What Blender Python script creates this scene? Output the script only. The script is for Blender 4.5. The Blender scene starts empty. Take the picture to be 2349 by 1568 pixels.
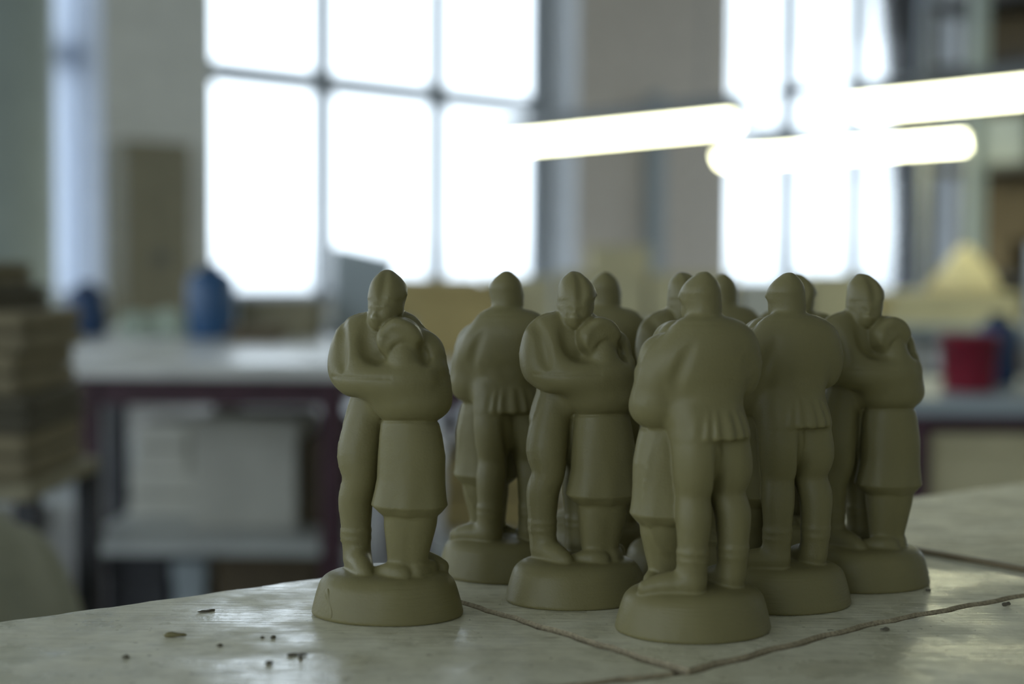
import bpy, bmesh, math, random
import numpy as np
from mathutils import Vector, Matrix

# ------------------------------------------------------------------ camera
scene = bpy.context.scene
TABLE_Z = 0.80                       # top of the plaster boards
cam_data = bpy.data.cameras.new('camera')
cam_data.lens = 50.0
cam_data.sensor_width = 36.0
cam_data.clip_start = 0.02
cam_data.clip_end = 200.0
cam_data.dof.use_dof = True
cam_data.dof.focus_distance = 0.628
cam_data.dof.aperture_fstop = 3.9
cam_data.dof.aperture_blades = 9
camera = bpy.data.objects.new('camera', cam_data)
scene.collection.objects.link(camera)
camera.location = (0.0, 0.0, TABLE_Z + 0.149)
camera.rotation_euler = (Matrix.Rotation(math.radians(90.0 - 2.74), 4, 'X') @ Matrix.Rotation(math.radians(0.40), 4, 'Z')).to_euler()
scene.camera = camera

# ------------------------------------------------------------------ sky seen through the windows (overcast day)
world = bpy.data.worlds.new('overcast_sky')
scene.world = world
world.use_nodes = True
wn = world.node_tree
wn.nodes.clear()
w_out = wn.nodes.new('ShaderNodeOutputWorld')
w_bg = wn.nodes.new('ShaderNodeBackground')
w_bg.inputs['Color'].default_value = (0.80, 0.89, 1.0, 1.0)
w_bg.inputs['Strength'].default_value = 1.12
w_tc = wn.nodes.new('ShaderNodeTexCoord')
w_sep = wn.nodes.new('ShaderNodeSeparateXYZ')
w_ramp = wn.nodes.new('ShaderNodeValToRGB')        # pale ground below the horizon, white cloud above
w_ramp.color_ramp.elements[0].position = 0.485
w_ramp.color_ramp.elements[0].color = (0.33, 0.37, 0.42, 1)
w_ramp.color_ramp.elements[1].position = 0.515
w_ramp.color_ramp.elements[1].color = (0.80, 0.89, 1.0, 1)
w_half = wn.nodes.new('ShaderNodeMath')
w_half.operation = 'MULTIPLY_ADD'
w_half.inputs[1].default_value = 0.5
w_half.inputs[2].default_value = 0.5
wn.links.new(w_tc.outputs['Generated'], w_sep.inputs[0])
wn.links.new(w_sep.outputs['Z'], w_half.inputs[0])
wn.links.new(w_half.outputs[0], w_ramp.inputs[0])
wn.links.new(w_ramp.outputs[0], w_bg.inputs['Color'])
wn.links.new(w_bg.outputs[0], w_out.inputs[0])

scene.view_settings.view_transform = 'Standard'
scene.view_settings.look = 'None'
scene.view_settings.exposure = 1.74
scene.view_settings.gamma = 1.0
scene.view_settings.use_curve_mapping = False
scene.cycles.use_denoising = True
scene.cycles.max_bounces = 8
scene.cycles.diffuse_bounces = 6
scene.cycles.sample_clamp_indirect = 5.0

COL = scene.collection
R = math.radians

# ------------------------------------------------------------------ materials
def material(name, color, rough=0.6, bump=0.0, scale=30.0, var=0.0, metal=0.0, spec=0.5, color2=None, stretch=(1, 1, 1), emit=None, strength=0.0, coat=0.0):
    m = bpy.data.materials.new(name)
    m.use_nodes = True
    nt = m.node_tree
    b = nt.nodes['Principled BSDF']
    b.inputs['Roughness'].default_value = rough
    b.inputs['Metallic'].default_value = metal
    b.inputs['Specular IOR Level'].default_value = spec
    b.inputs['Coat Weight'].default_value = coat
    b.inputs['Base Color'].default_value = (*color, 1)
    if emit:
        b.inputs['Emission Color'].default_value = (*emit, 1)
        b.inputs['Emission Strength'].default_value = strength
    tc = nt.nodes.new('ShaderNodeTexCoord')
    mp = nt.nodes.new('ShaderNodeMapping')
    mp.inputs['Scale'].default_value = stretch
    nt.links.new(tc.outputs['Object'], mp.inputs['Vector'])
    nz = nt.nodes.new('ShaderNodeTexNoise')
    nz.inputs['Scale'].default_value = scale
    nz.inputs['Detail'].default_value = 6.0
    nt.links.new(mp.outputs[0], nz.inputs['Vector'])
    if var > 0 or color2:
        cr = nt.nodes.new('ShaderNodeValToRGB')
        c2 = color2 or tuple(c * (1 - var) for c in color)
        c1 = color if color2 else tuple(min(1, c * (1 + var)) for c in color)
        cr.color_ramp.elements[0].position = 0.35
        cr.color_ramp.elements[1].position = 0.65
        cr.color_ramp.elements[0].color = (*c2, 1)
        cr.color_ramp.elements[1].color = (*c1, 1)
        nt.links.new(nz.outputs['Fac'], cr.inputs['Fac'])
        nt.links.new(cr.outputs['Color'], b.inputs['Base Color'])
    if bump > 0:
        bp = nt.nodes.new('ShaderNodeBump')
        bp.inputs['Strength'].default_value = 1.0
        bp.inputs['Distance'].default_value = bump
        nt.links.new(nz.outputs['Fac'], bp.inputs['Height'])
        nt.links.new(bp.outputs[0], b.inputs['Normal'])
    return m

# ------------------------------------------------------------------ helpers for the room and its furniture
def link(name, bm, mat, parent=None, smooth=False, bevel=0.0, seg=2, world=None):
    me = bpy.data.meshes.new(name)
    bmesh.ops.recalc_face_normals(bm, faces=bm.faces)
    bm.to_mesh(me); bm.free()
    me.materials.append(mat)
    if smooth:
        me.polygons.foreach_set('use_smooth', [True] * len(me.polygons))
    o = bpy.data.objects.new(name, me)
    COL.objects.link(o)
    if parent is not None:
        o.parent = parent
    if world is not None:
        o.matrix_world = world
    if bevel > 0:
        md = o.modifiers.new('edges', 'BEVEL'); md.width = bevel; md.segments = seg; md.limit_method = 'ANGLE'
    return o

def add_box(bm, lo, hi, mat4=None):
    vs = [bm.verts.new((x, y, z)) for x in (lo[0], hi[0]) for y in (lo[1], hi[1]) for z in (lo[2], hi[2])]
    if mat4 is not None:
        for v in vs: v.co = mat4 @ v.co
    for f in ((0, 1, 3, 2), (4, 6, 7, 5), (0, 4, 5, 1), (2, 3, 7, 6), (0, 2, 6, 4), (1, 5, 7, 3)):
        bm.faces.new([vs[i] for i in f])
    return bm

def box(lo, hi):
    return add_box(bmesh.new(), lo, hi)

def lathe(profile, seg=40, bm=None, at=(0, 0, 0)):
    bm = bm or bmesh.new()
    rings = []
    for r, z in profile:
        rings.append([bm.verts.new((at[0] + r * math.cos(2 * math.pi * k / seg), at[1] + r * math.sin(2 * math.pi * k / seg), at[2] + z)) for k in range(seg)])
    for a, b in zip(rings[:-1], rings[1:]):
        for k in range(seg):
            bm.faces.new((a[k], a[(k + 1) % seg], b[(k + 1) % seg], b[k]))
    bm.faces.new(rings[0][::-1]); bm.faces.new(rings[-1])
    return bm

def prism(poly, z0, z1, bm=None):
    bm = bm or bmesh.new()
    a = [bm.verts.new((x, y, z0)) for x, y in poly]; b = [bm.verts.new((x, y, z1)) for x, y in poly]
    n = len(poly)
    bm.faces.new(a[::-1]); bm.faces.new(b)
    for i in range(n):
        bm.faces.new((a[i], a[(i + 1) % n], b[(i + 1) % n], b[i]))
    return bm

def tag(o, label, cat, group=None, kind=None):
    if label: o['label'] = label
    if cat: o['category'] = cat
    if group: o['group'] = group
    if kind: o['kind'] = kind
    return o

def struct(o):
    o['kind'] = 'structure'; return o

def empty(name, loc, rz=0.0):
    o = bpy.data.objects.new(name, None); o.empty_display_size = 0.1; COL.objects.link(o)
    o.location = loc; o.rotation_euler = (0, 0, R(rz)); return o

M_ = {}
M_['plaster'] = material('wall_paint', (0.76, 0.75, 0.67), 0.8, bump=0.002, scale=6, var=0.06)
M_['wall_dark'] = material('wall_paint_taupe', (0.64, 0.575, 0.49), 0.8, bump=0.002, scale=6, var=0.06)
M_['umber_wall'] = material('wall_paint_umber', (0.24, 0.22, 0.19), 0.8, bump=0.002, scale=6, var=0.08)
M_['reveal'] = material('reveal_paint', (0.70, 0.72, 0.74), 0.7, scale=5, var=0.04)
M_['teal'] = material('column_paint', (0.38, 0.44, 0.42), 0.6, scale=4, var=0.06)
M_['ceiling'] = material('ceiling_paint', (0.80, 0.80, 0.77), 0.9, scale=3, var=0.05)
M_['floor'] = material('concrete_floor', (0.26, 0.25, 0.225), 0.5, bump=0.001, scale=5, var=0.2)
M_['frame'] = material('window_frame_paint', (0.40, 0.43, 0.46), 0.5, scale=10, var=0.05)
M_['steel'] = material('grey_steel', (0.20, 0.21, 0.21), 0.45, scale=20, var=0.1, metal=0.3)
M_['dark'] = material('dark_enamel', (0.035, 0.035, 0.04), 0.5, scale=20, var=0.2)
M_['maroon'] = material('maroon_paint', (0.070, 0.030, 0.042), 0.5, scale=20, var=0.15)
M_['white_top'] = material('white_table_top', (0.80, 0.80, 0.76), 0.25, scale=8, var=0.07)
M_['white_shelf'] = material('pale_shelf_board', (0.50, 0.52, 0.50), 0.4, scale=8, var=0.08)
M_['wood'] = material('bench_wood', (0.22, 0.17, 0.10), 0.6, bump=0.001, scale=14, var=0.2, stretch=(1, 8, 8))
M_['cream'] = material('cream_plaster', (0.60, 0.54, 0.33), 0.8, scale=10, var=0.06)
M_['ochre'] = material('ochre_card', (0.46, 0.36, 0.15), 0.8, scale=10, var=0.06)
M_['mould'] = material('mould_plaster', (0.22, 0.185, 0.11), 0.85, scale=9, var=0.10)
M_['mould_dark'] = material('old_mould_plaster', (0.09, 0.08, 0.052), 0.85, scale=9, var=0.12)
M_['pale'] = material('pale_plaster', (0.58, 0.57, 0.50), 0.8, scale=9, var=0.06)
M_['blue'] = material('blue_plastic', (0.028, 0.095, 0.22), 0.35, scale=8, var=0.06)
M_['navy'] = material('navy_plastic', (0.020, 0.055, 0.14), 0.4, scale=8, var=0.06)
M_['red'] = material('red_plastic', (0.22, 0.012, 0.028), 0.35, scale=8, var=0.08)
M_['brown'] = material('brown_card', (0.13, 0.10, 0.06), 0.8, scale=10, var=0.12)
M_['locker'] = material('olive_locker_paint', (0.27, 0.24, 0.15), 0.6, scale=8, var=0.06)
M_['paper'] = material('pale_green_paper', (0.52, 0.60, 0.48), 0.8, scale=8, var=0.05)
M_['greyblue'] = material('grey_blue_metal', (0.36, 0.41, 0.43), 0.5, scale=8, var=0.06)
M_['sack'] = material('sackcloth', (0.36, 0.36, 0.27), 0.9, bump=0.002, scale=60, var=0.08)
M_['lamp'] = material('lamp_diffuser', (0.9, 0.9, 0.8), 0.5, emit=(1.0, 1.0, 0.62), strength=4.0)

def glass_material():
    m = bpy.data.materials.new('window_glass'); m.use_nodes = True
    nt = m.node_tree; nt.nodes.clear()
    out = nt.nodes.new('ShaderNodeOutputMaterial'); mx = nt.nodes.new('ShaderNodeMixShader')
    tr = nt.nodes.new('ShaderNodeBsdfTransparent'); tr.inputs[0].default_value = (0.96, 0.98, 0.98, 1)
    gl = nt.nodes.new('ShaderNodeBsdfGlossy'); gl.inputs['Roughness'].default_value = 0.03
    fr = nt.nodes.new('ShaderNodeFresnel'); fr.inputs[0].default_value = 1.2
    nt.links.new(fr.outputs[0], mx.inputs[0]); nt.links.new(tr.outputs[0], mx.inputs[1]); nt.links.new(gl.outputs[0], mx.inputs[2])
    nt.links.new(mx.outputs[0], out.inputs[0])
    return m
M_['glass'] = glass_material()

# ------------------------------------------------------------------ the workshop
# room frame: x along the window wall, y outwards through it, z up
ROOM = Matrix.Translation((-2.67, 12.66, 0)) @ Matrix.Rotation(math.atan2(0.663, 0.7486), 4, 'Z')
XL, XR, YB, HC, TH = -15.0, 15.0, -17.0, 5.6, 0.57

def rbox(name, lo, hi, mat, **k):
    return link(name, box(lo, hi), mat, world=ROOM, **k)

struct(rbox('floor', (XL - TH, YB - TH, -0.2), (XR + TH, TH, 0.0), M_['floor']))
struct(rbox('ceiling', (XL - TH, YB - TH, HC), (XR + TH, TH, HC + 0.2), M_['ceiling']))

WIN = [(-13.6, -8.2), (-6.4, -1.02), (0.0, 4.5), (7.05, 12.19)]
SILL, HEAD = 0.70, 5.25
bm = bmesh.new()
edges_ = [XL - TH] + [v for w_ in WIN for v in w_] + [XR + TH]
for i in range(0, len(edges_), 2):
    add_box(bm, (edges_[i], 0, 0), (edges_[i + 1], TH, HC))
for a, b in WIN:
    add_box(bm, (a, 0, 0), (b, TH, SILL)); add_box(bm, (a, 0, HEAD), (b, TH, HC))
front_wall = struct(link('wall_front', bm, M_['plaster'], world=ROOM))
# taupe paint on the two piers to the right of the middle window
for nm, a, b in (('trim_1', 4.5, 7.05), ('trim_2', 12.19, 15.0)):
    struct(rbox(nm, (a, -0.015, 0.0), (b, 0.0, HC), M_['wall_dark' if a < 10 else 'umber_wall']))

def window(n, a, b, mull, transom=2.80, frame=None, mw=0.095):
    # frame: where the wall's inner face runs (x along it, y outwards)
    frame = frame or ROOM
    root = struct(empty('window_%d' % n, (0, 0, 0)))
    root.matrix_world = frame
    bm = bmesh.new()
    y0, y1 = 0.47, 0.54
    add_box(bm, (a, y0, SILL), (b, y1, SILL + 0.07)); add_box(bm, (a, y0, HEAD - 0.07), (b, y1, HEAD))
    add_box(bm, (a, y0, SILL), (a + 0.07, y1, HEAD)); add_box(bm, (b - 0.07, y0, SILL), (b, y1, HEAD))
    for m_ in mull:
        add_box(bm, (m_ - mw, y0, SILL), (m_ + mw, y1, HEAD))
    add_box(bm, (a, y0 - 0.03, transom - 0.095), (b, y1, transom + 0.095))
    link('window_frame', bm, M_['frame'], root)
    bm = bmesh.new()
    add_box(bm, (a, 0.50, SILL), (b, 0.506, HEAD))
    link('glass_pane', bm, M_['glass'], root)
    # painted reveals and sill board
    bm = bmesh.new()
    add_box(bm, (a, 0.0, SILL), (a + 0.012, 0.47, HEAD)); add_box(bm, (b - 0.012, 0.0, SILL), (b, 0.47, HEAD))
    link('reveal_lining', bm, M_['reveal'], root)
    link('sill_board', box((a, -0.06, SILL - 0.04), (b, 0.47, SILL + 0.004)), M_['reveal'], root)
    li = bpy.data.lights.new('daylight_portal', 'AREA'); li.shape = 'RECTANGLE'; li.size = b - a; li.size_y = HEAD - SILL
    li.cycles.is_portal = True
    lo_ = bpy.data.objects.new('daylight_portal', li); COL.objects.link(lo_)
    lo_.matrix_world = frame @ Matrix.Translation(((a + b) / 2, 0.56, (SILL + HEAD) / 2)) @ Matrix.Rotation(R(-90), 4, 'X')

window(1, *WIN[0], (-11.8, -10.0))
window(2, *WIN[1], (-4.6, -2.8))
window(3, *WIN[2], (1.51, 2.94, 4.36))
window(4, *WIN[3], (8.85, 10.37, 12.04), mw=0.15)

# other hall walls; back and right windows are unseen, added to brighten the room
def pierced_wall(name, frame, x0, x1, wins):
    bm = bmesh.new()
    e_ = [x0] + [v for w_ in wins for v in w_] + [x1]
    for i in range(0, len(e_), 2):
        add_box(bm, (e_[i], 0, 0), (e_[i + 1], TH, HC))
    for a, b in wins:
        add_box(bm, (a, 0, 0), (b, TH, SILL)); add_box(bm, (a, 0, HEAD), (b, TH, HC))
    struct(link(name, bm, M_['plaster'], world=frame))

FL = ROOM @ Matrix.Translation((XL, YB, 0)) @ Matrix.Rotation(R(90), 4, 'Z')      # x runs from the back towards the front wall
FB = ROOM @ Matrix.Translation((XR, YB, 0)) @ Matrix.Rotation(R(180), 4, 'Z')
FR = ROOM @ Matrix.Translation((XR, 0, 0)) @ Matrix.Rotation(R(-90), 4, 'Z')
pierced_wall('wall_left', FL, 0.0, 17.0, [(0.8, 7.8), (9.0, 16.2)])
window(5, 0.8, 7.8, (2.5, 4.3, 6.1), frame=FL)
window(6, 9.0, 16.2, (10.8, 12.6, 14.4), frame=FL)
pierced_wall('wall_back', FB, -TH, 30.0 + TH, [(1.6, 10.0)])
window(7, 1.6, 10.0, (3.7, 5.8, 7.9), frame=FB)  # added window out of view, brightens the piers from the front
pierced_wall('wall_right', FR, 0.0, 17.0, [(1.0, 7.0)])
window(8, 1.0, 7.0, (2.5, 4.0, 5.5), frame=FR)  # unseen extra window, put in to light the piers

# thin translucent curtain, added to widen the bright strip beside the left pier
def curtain_material():
    m = bpy.data.materials.new('thin_curtain'); m.use_nodes = True
    nt = m.node_tree; b = nt.nodes['Principled BSDF']; out = nt.nodes['Material Output']
    b.inputs['Base Color'].default_value = (0.62, 0.66, 0.72, 1); b.inputs['Roughness'].default_value = 0.9
    tl = nt.nodes.new('ShaderNodeBsdfTranslucent'); tl.inputs[0].default_value = (0.74, 0.80, 0.90, 1)
    mx = nt.nodes.new('ShaderNodeMixShader'); mx.inputs[0].default_value = 0.78
    wv = nt.nodes.new('ShaderNodeTexNoise'); wv.inputs['Scale'].default_value = 3.0
    bp = nt.nodes.new('ShaderNodeBump'); bp.inputs['Distance'].default_value = 0.01
    nt.links.new(wv.outputs['Fac'], bp.inputs['Height']); nt.links.new(bp.outputs[0], b.inputs['Normal'])
    nt.links.new(b.outputs[0], mx.inputs[1]); nt.links.new(tl.outputs[0], mx.inputs[2]); nt.links.new(mx.outputs[0], out.inputs[0])
    return m
bm = bmesh.new()
N = 90; rows = []
for i in range(N + 1):
    x_ = -2.05 + 1.0 * i / N; y_ = 0.33 + 0.045 * math.sin(i * 0.62) + 0.012 * math.sin(i * 1.7)
    rows.append([bm.verts.new((x_, y_ * (1 if z_ > 1 else 0.97), z_)) for z_ in (0.78, 2.0, 3.2, 5.14)])
for a_, b_ in zip(rows[:-1], rows[1:]):
    for k in range(3): bm.faces.new((a_[k], b_[k], b_[k + 1], a_[k + 1]))
cu = empty('window_curtain', (0, 0, 0)); cu.matrix_world = ROOM
tag(cu, 'thin pale curtain added as the bright strip between the round column and left pier', 'curtain')
link('cloth', bm, curtain_material(), cu, smooth=True)
link('curtain_rod', box((-2.2, 0.30, 5.15), (-1.035, 0.33, 5.18)), M_['steel'], cu)

# round painted column near the left edge
struct(link('trim_3', lathe([(0.40, 0), (0.40, 0.3), (0.385, 0.32), (0.385, HC)], 64, at=(-2.36, 6.1, 0)), M_['teal'], smooth=True)).name = 'trim_3'

# pipe on the taupe pier, tall locker against the left pier
tag(link('wall_duct', box((5.56, -0.16, 0.0), (5.76, -0.015, 3.0)), M_['greyblue'], world=ROOM, bevel=0.01), 'pale grey square duct running up the taupe pier between the two windows', 'duct')
lk = empty('tall_locker', (0, 0, 0)); lk.matrix_world = ROOM @ Matrix.Translation((-0.70, -0.19, 0))
tag(lk, 'tall olive-brown locker standing against the pier left of the big window', 'locker')
link('body', box((-0.30, -0.16, 0.06), (0.30, 0.17, 2.03)), M_['locker'], lk, bevel=0.01)
link('plinth', box((-0.28, -0.14, 0), (0.28, 0.15, 0.06)), M_['dark'], lk)
for s_ in (-1, 1):
    d = link('door', box((-0.285 if s_ < 0 else 0.005, -0.18, 0.09), (-0.005 if s_ < 0 else 0.285, -0.16, 2.0)), M_['locker'], lk, bevel=0.004)
    link('handle', box((s_ * 0.04 - 0.008, -0.205, 1.0), (s_ * 0.04 + 0.008, -0.18, 1.12)), M_['steel'], d)

# ------------------------------------------------------------------ hanging strip lamps
def strip_lamp(a, b, z, w, label, deep):
    a = Vector(a); b = Vector(b); L = (b - a).length
    c = (a + b) / 2
    r = empty('strip_lamp', (c.x, c.y, z)); r.rotation_euler = (0, 0, math.atan2(b.y - a.y, b.x - a.x))
    tag(r, label, 'lamp', 'fluorescent strip lamps hanging over the workshop')
    bm = bmesh.new()
    pr = [(-w, 0.028), (-w * 0.55, 0.055 + deep), (w * 0.55, 0.055 + deep), (w, 0.028)]
    lo_v = [bm.verts.new((-L / 2, y, zz)) for y, zz in pr]; hi_v = [bm.verts.new((L / 2, y, zz)) for y, zz in pr]
    for i in range(4):
        bm.faces.new((lo_v[i], lo_v[(i + 1) % 4], hi_v[(i + 1) % 4], hi_v[i]))
    bm.faces.new(lo_v); bm.faces.new(hi_v[::-1])
    link('housing', bm, M_['steel'], r, bevel=0.004)
    bm = bmesh.new()
    seg = 16; rows = []
    for x_, k in ((-L / 2 + 0.01, 0.75), (-L / 2 + 0.04, 1.0), (L / 2 - 0.04, 1.0), (L / 2 - 0.01, 0.75)):
        rows.append([bm.verts.new((x_, w * 0.92 * k * math.cos(math.pi * t / seg), 0.028 - 0.085 * k * math.sin(math.pi * t / seg))) for t in range(seg + 1)])
    for q, p_ in zip(rows[:-1], rows[1:]):
        for t in range(seg):
            bm.faces.new((q[t], q[t + 1], p_[t + 1], p_[t]))
        bm.faces.new((q[-1], q[0], p_[0], p_[-1]))
    bm.faces.new(rows[0]); bm.faces.new(rows[-1][::-1])
    link('diffuser', bm, M_['lamp'], r, smooth=False)
    for s_ in (-1, 1):
        link('end_cap', box((s_ * L / 2 - 0.012, -w * 0.7, -0.02), (s_ * L / 2 + 0.012, w * 0.7, 0.05)), M_['steel'], r, bevel=0.004)
        bm = lathe([(0.004, 0.05 + deep), (0.004, HC - z - 0.015)], 8, at=(s_ * L * 0.36, 0, 0))
        link('suspension_wire', bm, M_['steel'], r)
    return r

strip_lamp((-0.063, 8.38), (1.114, 7.05), 1.715, 0.060, 'left glowing strip lamp, hanging in front of the taupe pier', 0.07)
strip_lamp((1.56, 6.55), (2.72, 5.24), 1.725, 0.066, 'nearest strip lamp, glowing at the upper right edge of the view', 0.05)
strip_lamp((1.315, 9.15), (1.880, 8.52), 1.700, 0.056, 'glowing strip lamp in the lower row, left one of its joined pair', 0.02)
strip_lamp((1.900, 8.50), (2.505, 7.84), 1.700, 0.056, 'glowing strip lamp in the lower row, right one of its joined pair', 0.02)
# rail that carries the first row
rl = empty('lamp_rail', (1.337, 6.80, 1.83)); rl.rotation_euler = (0, 0, math.atan2(-0.7486, 0.663))
tag(rl, 'thin dark rail joining the left and the nearest strip lamp', 'rail')
link('bar', box((-0.31, -0.012, -0.012), (0.31, 0.012, 0.012)), M_['steel'], rl)
link('cable_clamp', box((-0.06, -0.03, -0.03), (0.10, 0.03, 0.02)), M_['dark'], rl, bevel=0.006)

# ------------------------------------------------------------------ the near workbench with its plaster boards
rnd = random.Random(5)
def board_material(name='worn_plaster_board', shiny=0.17, bumps=0.0004, streak=0.22):
    m = bpy.data.materials.new(name); m.use_nodes = True
    nt = m.node_tree; Lk = nt.links.new; b = nt.nodes['Principled BSDF']
    tc = nt.nodes.new('ShaderNodeTexCoord')
    def noise(scale, detail, stretch=None, rot=0.0, rough=0.5):
        n_ = nt.nodes.new('ShaderNodeTexNoise'); n_.inputs['Scale'].default_value = scale; n_.inputs['Detail'].default_value = detail
        n_.inputs['Roughness'].default_value = rough
        if stretch:
            mp = nt.nodes.new('ShaderNodeMapping'); mp.inputs['Scale'].default_value = stretch; mp.inputs['Rotation'].default_value = (0, 0, rot)
            Lk(tc.outputs['Object'], mp.inputs[0]); Lk(mp.outputs[0], n_.inputs['Vector'])
        else:
            Lk(tc.outputs['Object'], n_.inputs['Vector'])
        return n_
    def ramp(src, p0, p1, c0, c1):
        r_ = nt.nodes.new('ShaderNodeValToRGB'); e = r_.color_ramp.elements
        e[0].position = p0; e[1].position = p1; e[0].color = (*c0, 1); e[1].color = (*c1, 1)
        Lk(src, r_.inputs[0]); return r_
    def mix(f, a, c, mode='MIX'):
        x_ = nt.nodes.new('ShaderNodeMixRGB'); x_.blend_type = mode
        if isinstance(f, float): x_.inputs[0].default_value = f
        else: Lk(f, x_.inputs[0])
        Lk(a, x_.inputs[1]); Lk(c, x_.inputs[2]); return x_
    patch = noise(16, 5); base = ramp(patch.outputs['Fac'], 0.35, 0.68, (0.66, 0.625, 0.45), (0.80, 0.77, 0.60))
    mott = noise(70, 5, rough=0.65); mr = ramp(mott.outputs['Fac'], 0.34, 0.56, (0.80, 0.80, 0.78), (1, 1, 1))
    c1 = mix(1.0, base.outputs[0], mr.outputs[0], 'MULTIPLY')
    st = noise(1.0, 4, (26, 320, 1), 0.63, 0.6); sr = ramp(st.outputs['Fac'], 0.38, 0.56, (0.66, 0.63, 0.55), (1, 1, 1))
    c2 = mix(streak, c1.outputs[0], sr.outputs[0], 'MULTIPLY')
    sc = noise(1.0, 2, (40, 900, 1), -0.55, 0.5); ss = ramp(sc.outputs['Fac'], 0.31, 0.345, (0.55, 0.52, 0.44), (1, 1, 1))
    c3 = mix(1.0, c2.outputs[0], ss.outputs[0], 'MULTIPLY')
    dt = noise(210, 2); dr = ramp(dt.outputs['Fac'], 0.26, 0.30, (0.35, 0.32, 0.25), (1, 1, 1))
    c4 = mix(1.0, c3.outputs[0], dr.outputs[0], 'MULTIPLY')
    Lk(c4.outputs[0], b.inputs['Base Color'])
    gp = noise(24, 4, rough=0.6)
    rg = nt.nodes.new('ShaderNodeMapRange'); rg.inputs['From Min'].default_value = 0.40; rg.inputs['From Max'].default_value = 0.62
    rg.inputs['To Min'].default_value = 0.55; rg.inputs['To Max'].default_value = shiny
    Lk(gp.outputs['Fac'], rg.inputs['Value']); Lk(rg.outputs[0], b.inputs['Roughness'])
    a1 = nt.nodes.new('ShaderNodeMath'); a1.operation = 'MULTIPLY_ADD'; a1.inputs[1].default_value = 0.8
    Lk(mott.outputs['Fac'], a1.inputs[0]); Lk(st.outputs['Fac'], a1.inputs[2])
    a2 = nt.nodes.new('ShaderNodeMath'); a2.operation = 'MULTIPLY_ADD'; a2.inputs[1].default_value = 1.2
    Lk(gp.outputs['Fac'], a2.inputs[0]); Lk(a1.outputs[0], a2.inputs[2])
    bp = nt.nodes.new('ShaderNodeBump'); bp.inputs['Strength'].default_value = 1.0; bp.inputs['Distance'].default_value = bumps
    Lk(a2.outputs[0], bp.inputs['Height']); Lk(bp.outputs[0], b.inputs['Normal'])
    return m
BOARD = board_material()
BOARD_DRY = board_material('dry_plaster_board', 0.45, 0.00025, 1.0)

BOARD_EDGE = material('raw_board_edge', (0.36, 0.30, 0.19), 0.95, bump=0.0006, scale=700, var=0.25)
def board(poly, label, dz=0.0, mat=None):
    # wavering outline, rounded worn edge
    pts = []
    n_ = len(poly)
    for i in range(n_):
        a = Vector(poly[i]); b = Vector(poly[(i + 1) % n_]); L = (b - a).length
        k = max(1, int(L / 0.006)); nrm = Vector((-(b - a).y, (b - a).x)) / L
        ph = rnd.uniform(0, 6)
        for j in range(k):
            t = j / k
            e_ = min(1, min(t, 1 - t) * L / 0.01)
            off = e_ * (0.0007 * math.sin(t * L * 190 + ph) + 0.0004 * math.sin(t * L * 510 + 2 * ph) + rnd.uniform(-0.0002, 0.0002))
            pts.append(tuple(a + (b - a) * t + nrm * off))
    bm = prism(pts, 0.7780, TABLE_Z + dz)
    o = link('plaster_board', bm, mat or BOARD, bevel=0.0013, seg=1)
    o.data.materials.append(BOARD_EDGE); o.modifiers['edges'].material = 1
    for f in o.data.polygons:
        if abs(f.normal.z) < 0.5: f.material_index = 1
    return tag(o, label, 'board', 'plaster boards covering the near workbench')

g = 0.0014
board([(-0.62, 0.300), (0.0256 - g, 0.5125), (0.064 - g, 0.5290), (-0.0197 - g, 0.6354), (-0.0741 - g, 0.7022), (-0.2167, 0.5979), (-0.62, 0.302)], 'left worn plaster board, its corner reaching under the leftmost figurine')
board([(0.0674, 0.5318), (0.1555, 0.6068), (0.2412, 0.6636), (0.2820, 0.6905), (0.1430, 0.8618), (-0.0725, 0.7033), (-0.0180, 0.6370)], 'middle plaster board on which most of the figurines stand', 0.0)
board([(-0.62, 0.296), (-0.62, -0.12), (0.95, -0.12), (0.95, 1.13), (0.2850, 0.6890), (0.2412, 0.6606), (0.1555, 0.6036), (0.0676, 0.5272), (0.0256, 0.5102)], 'nearest plaster board filling the lower right of the bench', -0.0004)
board([(0.1450, 0.8634), (0.2842, 0.6925), (0.95, 1.135), (0.95, 1.455), (0.5, 1.124)], 'streaky farthest board at the right end of the bench', mat=BOARD_DRY)
wb = empty('workbench', (0, 0, 0))
tag(wb, 'near wooden workbench carrying the plaster boards', 'workbench')
link('bench_top', prism([(-0.60, 0.285), (-0.60, -0.10), (0.93, -0.10), (0.93, 1.41), (0.5, 1.095), (-0.2, 0.585)], 0.735, 0.7780), M_['wood'], wb, bevel=0.003)
for x_, y_ in ((-0.55, -0.05), (0.87, -0.05), (0.87, 1.28), (-0.55, 0.22)):
    link('leg', box((x_ - 0.035, y_ - 0.035, 0), (x_ + 0.035, y_ + 0.035, 0.735)), M_['wood'], wb, bevel=0.004)


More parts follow.
